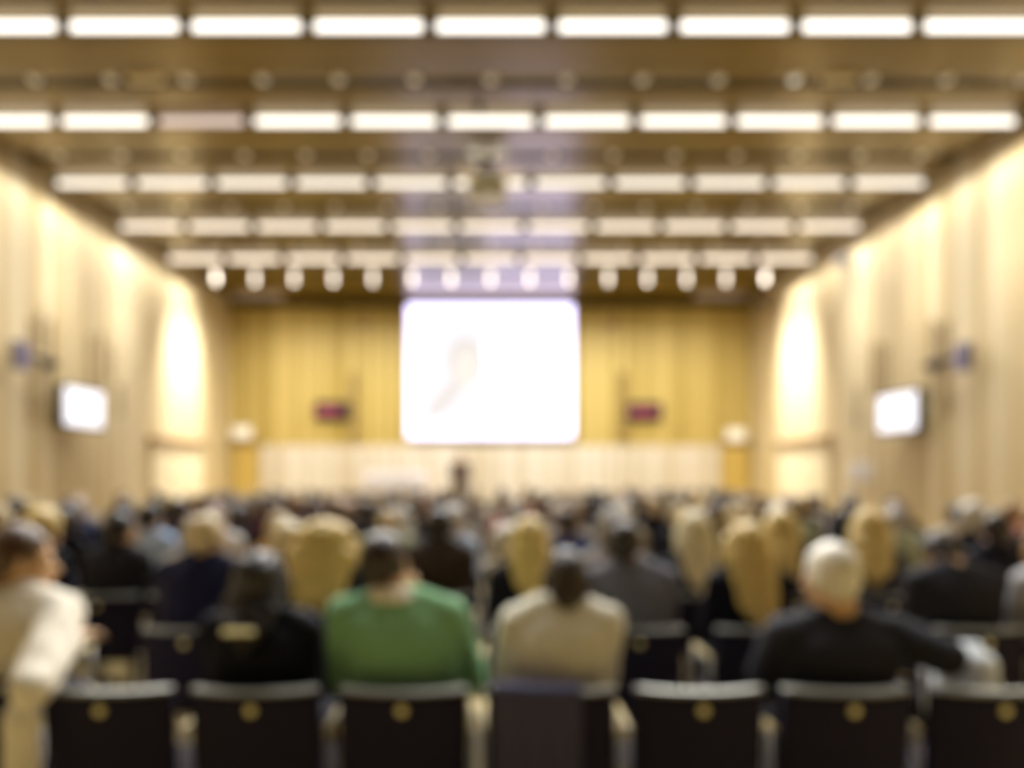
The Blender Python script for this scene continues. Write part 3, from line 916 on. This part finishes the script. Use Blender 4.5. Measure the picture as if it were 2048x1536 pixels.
# green sweater man, hand at chin
p = dict(w=1.16, sw=.198, dz=.03, yaw=-10, hoff=(-.10, 0, .0), roll=-4, hs=1.06, nk=1.15, aw=1.15, lean=(-.045, 0),
         armL=((-.255, -.02, .76), (-.17, .17, .70), (.3, .9, -.1)), armR=((.232, .03, .755), (.03, .135, 1.0), (-.45, .05, .8)))
o = hero(-.303, 1, p, 'crop', 'dark brown', 'sweater', M['green_knit'], 'person in green sweater with white collar and cropped brown hair, nearest row', 'tan', g=.016)
bm = bmesh.new()
ring(bm, (-.058, -.050, 1.075), .080, .078, .020, tilt=.016); ring(bm, (-.064, -.050, 1.10), .072, .070, .016, tilt=.012)
obj('shirt_collar', bm, CLOTH['cream'], o, True)
occupied[1, 0] = 1
# cream knit woman
p = dict(w=1.0, sw=.165, dz=-.005, hoff=(.075, 0, -.022), hs=.97, pitch=4, lean=(.055, 0), armL=((-.145, -.02, .76), (-.07, .20, .63), (.4, .9, -.1)), armR=((.205, -.02, .765), (.11, .20, .64), (-.4, .9, -.1)))
o = hero(seat_x(1), 1, p, 'bob', 'dark brown', 'sweater', M['cream_knit'], 'person in ribbed cream sweater with dark hair, nearest row beside the green sweater', 'tan', g=.026, hs=.82, hl=1.0)
occupied[1, 1] = 1
occupied[1, 2] = 0
# white haired man, elbow over the next chair
p = dict(w=1.2, sw=.205, dz=-.055, hoff=(.055, 0, .03), hs=1.14, nk=1.3, aw=1.2, lean=(.07, 0), yaw=6,
         armL=((-.195, -.02, .765), (-.10, .17, .70), (.3, .9, -.1)), armR=((.40, -.15, .88), (.44, .10, .86), (.1, .95, -.1)))
o = hero(seat_x(3), 1, p, 'crop', 'white', 'jacket', CLOTH['charcoal'], 'white-haired person in charcoal jacket with an elbow over the neighbouring chair', 'tan', g=.026)
occupied[1, 3] = 1
occupied[1, 4] = 0
occupied[1, -2] = 0
# garment over the back of the cream sweater's chair: one sheet folded over the rail
bm = bmesh.new()
prof = [(.010, .60), (.011, .70), (.012, .79)] + [(.012 - .064 * i / 6, .806 + .014 * math.sin(PI * i / 6)) for i in range(7)] + [(-.050, .79), (-.056, .72), (-.060, .62), (-.066, .52), (-.070, .42), (-.072, .33)]
nx = 26
g2 = {}
for i in range(nx + 1):
    x = -.205 + .30 * i / nx
    for j, (o_, z) in enumerate(prof):
        y = back_y(x, min(z, .80)) + o_
        out = 0
        if o_ < -.045: out = -.012 * (1 + math.sin(i * .95 + z * 3)) * min(1, (.82 - z) * 4)
        for s in (0, 1):
            th = .008 * s
            yy = y + out + (th if j < 3 else (-th if j > 9 else 0))
            zz = z + (th if 3 <= j <= 9 else 0)
            g2[s, i, j] = bm.verts.new((x, yy, zz))
nj = len(prof)
for i in range(nx):
    for j in range(nj - 1):
        for s in (0, 1): bm.faces.new((g2[s, i, j], g2[s, i + 1, j], g2[s, i + 1, j + 1], g2[s, i, j + 1]))
    for j in (0, nj - 1): bm.faces.new((g2[0, i, j], g2[1, i, j], g2[1, i + 1, j], g2[0, i + 1, j]))
for j in range(nj - 1):
    for i in (0, nx): bm.faces.new((g2[0, i, j], g2[0, i, j + 1], g2[1, i, j + 1], g2[1, i, j]))
o = obj('draped_jacket', bm, mat('slate jacket cloth', '3E3E5A', .8, var=.12), None, True, (seat_x(1), ROW0, 0))
tag(o, 'slate blue jacket draped over the chair back behind the ribbed cream sweater', 'jacket')
# white bag on the chair at the right edge
bm = bmesh.new(); box(bm, -.08, .09, -.12, .12, .432, .78, bevel=.06); ell(bm, (.0, 0, .79), (.12, .10, .085))
me = remesh('tote_bag', bm, [M['bag']], .012, 5, .6, (.008, 8, 8))
o = link('tote_bag', me, None, (seat_x(4) + .12, ROW0 + .09, 0))
bm = bmesh.new(); ring(bm, (.0, 0, .865), .06, .03, .009); obj('handle', bm, M['bag'], o, True)
tag(o, 'pale bluish white bag on the chair at the right edge of the nearest row', 'bag')

# --- row 2
def H(px, row): return wx(px, ROW0 + RSP * (row - 1) - .03)
R2, R3, R4 = 2, 3, 4
p = dict(w=1.08, sw=.182, dz=.06, hoff=(.0, 0, 0), yaw=-6)
hero(H(412, 2), 2, p, 'crop', 'ash blond', 'jacket', CLOTH['navy'], 'person with short blond hair in navy suit jacket, second row by the beige jacket', 'tan', g=.02)
p = dict(w=.98, sw=.160, dz=.02)
hero(H(648, 2), 2, p, 'wavy', 'golden blond', 'jacket', CLOTH['black'], 'person with big wavy golden blond hair in black, second row left of green sweater', 'fair', hs=1.62, hl=1.0)
p = dict(w=.96, sw=.156, dz=.035)
hero(H(1060, 2), 2, p, 'long', 'blond', 'jacket', CLOTH['black'], 'person with long blond hair in black, second row beyond the cream sweater', 'fair', hs=.98, hl=.85)
p = dict(w=1.12, sw=.19, dz=.02, yaw=-14, hoff=(-.03, 0, 0))
o = hero(H(1258, 2), 2, p, 'short', 'dark brown', 'jacket', CLOTH['grey'], 'person with short dark hair in mid grey suit jacket, second row', 'tan', g=.02)
p = dict(w=.98, sw=.16, dz=.01, pitch=4)
hero(H(1495, 2), 2, p, 'long', 'golden blond', 'jacket', CLOTH['black'], 'person with very long golden hair in black jacket, second row beyond empty chair', 'fair', hs=1.15, hl=1.35)
p = dict(w=1.16, sw=.192, dz=.01, pitch=42, hoff=(0, .02, -.01), nk=1.3)
hero(H(1905, 2), 2, p, 'short', 'dark brown', 'jacket', CLOTH['charcoal'], 'dark-haired person in charcoal suit with head bowed showing the neck, second row', 'tan', g=.02)
generic(H(2100, 2), 2, 'F3', 'bob', 'light brown', 'sweater', 'light grey', 'person in light grey top cut by the right edge, second row', dy=.0)
for k, v in {-3: 0, -2: 1, -1: 1, 0: 0, 1: 1, 2: 1, 3: 1, 4: 0, 5: 1, 6: 1, -4: 0}.items(): occupied[2, k] = v

# --- rows 3 and 4: named sitters
G3 = [
    (78, 3, 'F3', 'updo', 'blond', 'jacket', 'black', 'person with pinned-up blond hair in black, third row behind cream jacket', 'fair', 1.15),
    (238, 3, 'M2', 'short', 'black', 'jacket', 'charcoal', 'person with short black hair in charcoal suit, third row left of blue shirt', 'tan', 1.0),
    (395, 3, 'F1', 'bob', 'silver', 'jacket', 'beige', 'person in beige jacket, third row just beyond the navy suit', 'fair', 1.0),
    (580, 3, 'F2', 'bob', 'pale blond', 'jacket', 'dark grey', 'person with pale blond bob in dark grey, third row left of golden blond hair', 'fair', 1.0),
    (880, 3, 'M1', 'short', 'black', 'jacket', 'brown', 'person with short black hair in brown jacket, third row beyond green sweater', 'tan', 1.0),
    (1225, 3, 'F3', 'bob', 'grey', 'jacket', 'light grey', 'grey-haired person in light grey jacket, third row beyond the grey suit', 'fair', 1.15),
    (1390, 3, 'F1', 'long', 'pale blond', 'jacket', 'black', 'person with full pale blond hair in black, third row right of grey suit', 'fair', 1.15),
    (1560, 3, 'F3', 'wavy', 'blond', 'jacket', 'black', 'person with wavy yellow blond hair, third row right of the very long golden hair', 'fair', 1.1),
    (1740, 3, 'F3', 'long', 'blond', 'jacket', 'dark grey', 'person with long straight blond hair, third row right of the white-haired head', 'fair', 1.12),
    (1990, 3, 'M2', 'short', 'dark brown', 'jacket', 'black', 'dark-haired person in black facing aside, third row near the right edge', 'rosy', 1.0),
    (300, 4, 'M1', 'short', 'black', 'sweater', 'light blue', 'dark-haired person in light blue shirt, fourth row', 'tan', 1.0),
    (432, 4, 'M1', 'bald', 'grey', 'jacket', 'white', 'balding person in white, fourth row above the short blond head', 'rosy', 1.1),
    (562, 4, 'F2', 'bob', 'ash blond', 'sweater', 'mustard', 'person in mustard sweater, fourth row right of the balding head', 'fair', 1.0),
    (775, 4, 'M4', 'crop', 'ash blond', 'jacket', 'sage', 'person in sage grey jacket with head bowed, fourth row beyond the green sweater', 'fair', 1.05),
    (1135, 4, 'M3', 'short', 'dark brown', 'sweater', 'blue', 'person in blue sweater, fourth row right of long blond hair', 'tan', 1.0),
    (1800, 4, 'M4', 'crop', 'grey', 'jacket', 'sage', 'person in sage grey jacket with head bowed, fourth row toward the right wall', 'fair', 1.05),
    (1945, 4, 'M2', 'short', 'silver', 'jacket', 'black', 'silver-haired person in black, fourth row near the right edge', 'rosy', 1.2),
]
taken = {}
pw = dict(w=.95, sw=.150, dz=-.055, hoff=(-.10, 0, -.01), lean=(-.06, 0))
ow = hero(seat_x(1), 3, pw, 'bob', 'white', 'jacket', CLOTH['cream'], 'person with white bobbed hair and cream jacket, third row by long blond hair', hs=1.15, vox=.011)
occupied[3, 1] = 1; taken[3] = [seat_x(1)]
for px, row, b, hr, hc, kd, cc, lab, sk, hsz in G3:
    x = H(px, row)
    kk = round((x - seat_x(0)) / PITCH)
    occupied[row, kk] = 1
    taken.setdefault(row, []).append(x)
    generic(x, row, b, hr, hc, kd, cc, lab, sk, random.uniform(-.06, .06), hscale=hsz)

# --- everybody else
rng = random.Random(11)
HC = ['black'] * 7 + ['dark brown'] * 9 + ['brown'] * 6 + ['auburn'] * 2 + ['light brown'] * 3 + ['blond'] * 3 + ['golden blond'] * 2 + ['ash blond'] * 3 + ['pale blond'] + ['grey'] * 3 + ['silver'] * 2 + ['white']
CC = ['black'] * 12 + ['charcoal'] * 8 + ['navy'] * 8 + ['dark grey'] * 4 + ['grey'] * 2 + ['light grey'] * 1 + ['brown'] * 3 + ['cream'] * 1 + ['beige'] * 1 + ['white'] * 1 + ['light blue', 'blue', 'olive', 'sage', 'burgundy', 'pink']
NROW = 13
seatno = {}
for row in range(3, NROW + 1):
    y = ROW0 + RSP * (row - 1)
    ks = []
    for k in range(-12, 13):
        x = seat_x(k)
        if x < -5.35 or x > 5.05: continue
        px = VPX + x * F / (y - .05)
        if px < -35 or px > 2085: continue
        ks.append(k)
    n = 0
    for k in ks:
        n += 1
        seatno[row, k] = n
        if (row, k) in occupied: continue
        x = seat_x(k) 
        if any(abs(x - q) < .512 for q in taken.get(row, [])): occupied[row, k] = 0; continue
        if rng.random() < (.06 if row > 4 else .12): occupied[row, k] = 0; continue
        b = rng.choice(['M1', 'M2', 'M3', 'M1', 'F1', 'F2', 'F3', 'F3', 'M4' if rng.random() < .3 else 'M2'])
        hr = rng.choice(['short', 'short', 'crop', 'crop', 'bald', 'short']) if b[0] == 'M' else rng.choice(['bob', 'long', 'wavy', 'ponytail', 'bun', 'updo', 'short'])
        hc = rng.choice(HC); cc = rng.choice(CC); kd = rng.choice(['jacket', 'jacket', 'sweater'])
        sk = rng.choice(['fair', 'fair', 'tan', 'rosy', 'tan', 'olive', 'brown'])
        lab = 'person, %s, %s %s, %s row, %s seat from the left' % (HAIRWORDS[hr].format(hc), cc, kd, ORD[row], ORD[n])
        o = generic(x, row, b, hr, hc, kd, cc, lab, sk, rng.uniform(-.08, .08), hscale=rng.uniform(.97, 1.08))
        occupied[row, k] = 1
        if row == 7 and k == round((wx(350, y) - seat_x(0)) / PITCH):
            for ch in o.children:
                if ch.name.startswith('hair'):
                    setm(ch, HAIR['black'])
            bm = bmesh.new(); ell(bm, (.03, -.122, 1.235), (.065, .03, .05)); bo = obj('hair_clip', bm, mat('yellow clip', 'C8B818', .5), o, True)
            o['label'] = 'dark-haired person with a bright yellow hair clip, seventh row, %s seat from the left' % ORD[n]

# chairs for every seat; in the rows where people sit loosely the chair stands under its sitter
sitters = {}
for o in list(COL.objects):
    if o.parent is None and o.get('category') == 'person' and o.get('group') == 'seated audience':
        row = round((o.location.y - ROW0) / RSP) + 1
        sitters.setdefault(row, []).append(o.location.x)
for row in range(1, NROW + 1):
    ks = list(range(-3, 5)) if row == 1 else list(range(-5, 7)) if row == 2 else [k for (r, k) in seatno if r == row]
    if row == 1:
        xs = [(seat_x(k), occupied.get((1, k), 0)) for k in ks]
    else:
        xs = [(x, 1) for x in sitters.get(row, [])]
        for k in ks:
            if all(abs(seat_x(k) - x) >= .512 for x, _ in xs): xs.append((seat_x(k), 0))
    for n, (x, s) in enumerate(sorted(xs)):
        k = round((x - seat_x(0)) / PITCH)
        if row == 1 and k == 2: lab = 'empty black chair with bare aluminium rail and brass button between cream sweater and white-haired person'
        elif row == 1 and k == -2: lab = 'empty black chair with aluminium rail beside the cream jacket, nearest row'
        else:
            lab = '%s black chair with aluminium rail, %s row, %s chair from the left' % ('occupied' if s else 'empty', 'nearest' if row == 1 else ORD[row], ORD[n + 1])
        put_chair(x, row, lab)

# ------------------------------------------------------------------ presenter and desk on the stage
def presenter():
    bm = bmesh.new()
    h = 1.0
    def stand(bm, g, parts):
        if 'torso' in parts:
            loft(bm, [(0, 0, .84, .15 + g, .10 + g), (0, 0, .95, .16 + g, .105 + g), (0, .0, 1.08, .145 + g, .10 + g), (0, 0, 1.24, .165 + g, .11 + g), (0, 0, 1.34, .16 + g, .095 + g), (0, 0, 1.41, .08 + g, .06 + g)])
            for s in (-1, 1): cap(bm, (s * .04, 0, 1.40), (s * .165, 0, 1.345), .045 + g, .05 + g)
        if 'arms' in parts:
            for s in (-1, 1):
                cap(bm, (s * .168, 0, 1.34), (s * .215, -.03, 1.08), .047 + g, .038 + g); cap(bm, (s * .215, -.03, 1.08), (s * .12, .19, 1.06), .038 + g, .026 + g)
        if 'hands' in parts:
            for s in (-1, 1):
                cap(bm, (s * .12, .19, 1.06), (s * .09, .26, 1.065), .026, .03, flat=((0, 0, 1), .6))
                for i in range(4): cap(bm, (s * (.11 - .018 * i), .27, 1.065), (s * (.10 - .016 * i), .33 - .004 * i, 1.045), .010, .008, seg=8, cs=3)
                cap(bm, (s * .075, .23, 1.07), (s * .05, .285, 1.075), .011, .009, seg=8, cs=3)
        if 'legs' in parts:
            for s in (-1, 1):
                cap(bm, (s * .085, 0, .86), (s * .09, .01, .48), .08 + g, .055 + g); cap(bm, (s * .09, .01, .48), (s * .095, -.02, .09), .055 + g, .036 + g)
                cap(bm, (s * .095, -.02, .045), (s * .10, .15, .036), .04 + g, .034 + g)
    stand(bm, 0, ('torso', 'arms', 'hands', 'legs'))
    T = Matrix.Translation((0, .04, .355))
    cap(bm, (0, 0, 1.38), (0, .01, 1.48), .055, .05); head_prims(bm, T)
    me = remesh('person', bm, [SKIN['tan']], .009, 3, .6)
    o = link('person', me, None, (wx(920, 15.5), 15.5, .45)); o.rotation_euler = (0, 0, PI)
    bm = bmesh.new(); stand(bm, .016, ('torso', 'arms')); link('jacket', remesh('jacket', bm, [mat('projector-lit taupe jacket', '5E5048', .8)], .012, 3, .6, (.005, 11, 9)), o)  # jacket colour lifted to carry the projector's light
    bm = bmesh.new(); stand(bm, .010, ('legs',)); loft(bm, [(0, 0, .80, .14, .10), (0, 0, .9, .166, .115), (0, 0, .98, .17, .117)]); link('trousers', remesh('trousers', bm, [CLOTH['brown']], .012, 3, .6), o)
    h = link('hair', GH['short'], o); setm(h, HAIR['dark brown']); h.matrix_local = T
    tag(o, 'person in dark jacket standing on the stage below the projection screen', 'person')
presenter()
t = empty('draped_desk', (wx(792, 15.6), 15.6, .45))
tag(t, 'long desk draped in pinkish white cloth on the stage, left of the standing person', 'desk')
bm = bmesh.new(); box(bm, -.66, .66, -.30, .30, 1.16, 1.22, bevel=.01); obj('desk_top', bm, M['armwood'], t)
for sx in (-1, 1):
    for sy in (-1, 1):
        obj('leg', B(sx * .60 - .025, sx * .60 + .025, sy * .25 - .025, sy * .25 + .025, 0, 1.16), M['steel'], t)
bm = bmesh.new()
n = 48; prof = []
per = []
for i in range(n):
    a = 2 * PI * i / n
    c, s = math.cos(a), math.sin(a)
    per.append((.70 * math.copysign(abs(c) ** .25, c), .34 * math.copysign(abs(s) ** .25, s)))
rows = []
for z, e in ((1.232, -.02), (1.225, 0), (.9, .01), (.6, .018), (.3, .024), (.06, .03)):
    rows.append([bm.verts.new((x * (1 + e * (1 + .8 * math.sin(i * 2.6))), y * (1 + e * (1 + .8 * math.sin(i * 2.6))), z)) for i, (x, y) in enumerate(per)])
for a, b in zip(rows, rows[1:]):
    for i in range(n): bm.faces.new((a[i], a[(i + 1) % n], b[(i + 1) % n], b[i]))
bm.faces.new(rows[0])
obj('tablecloth', bm, M['cloth_white'], t, True)
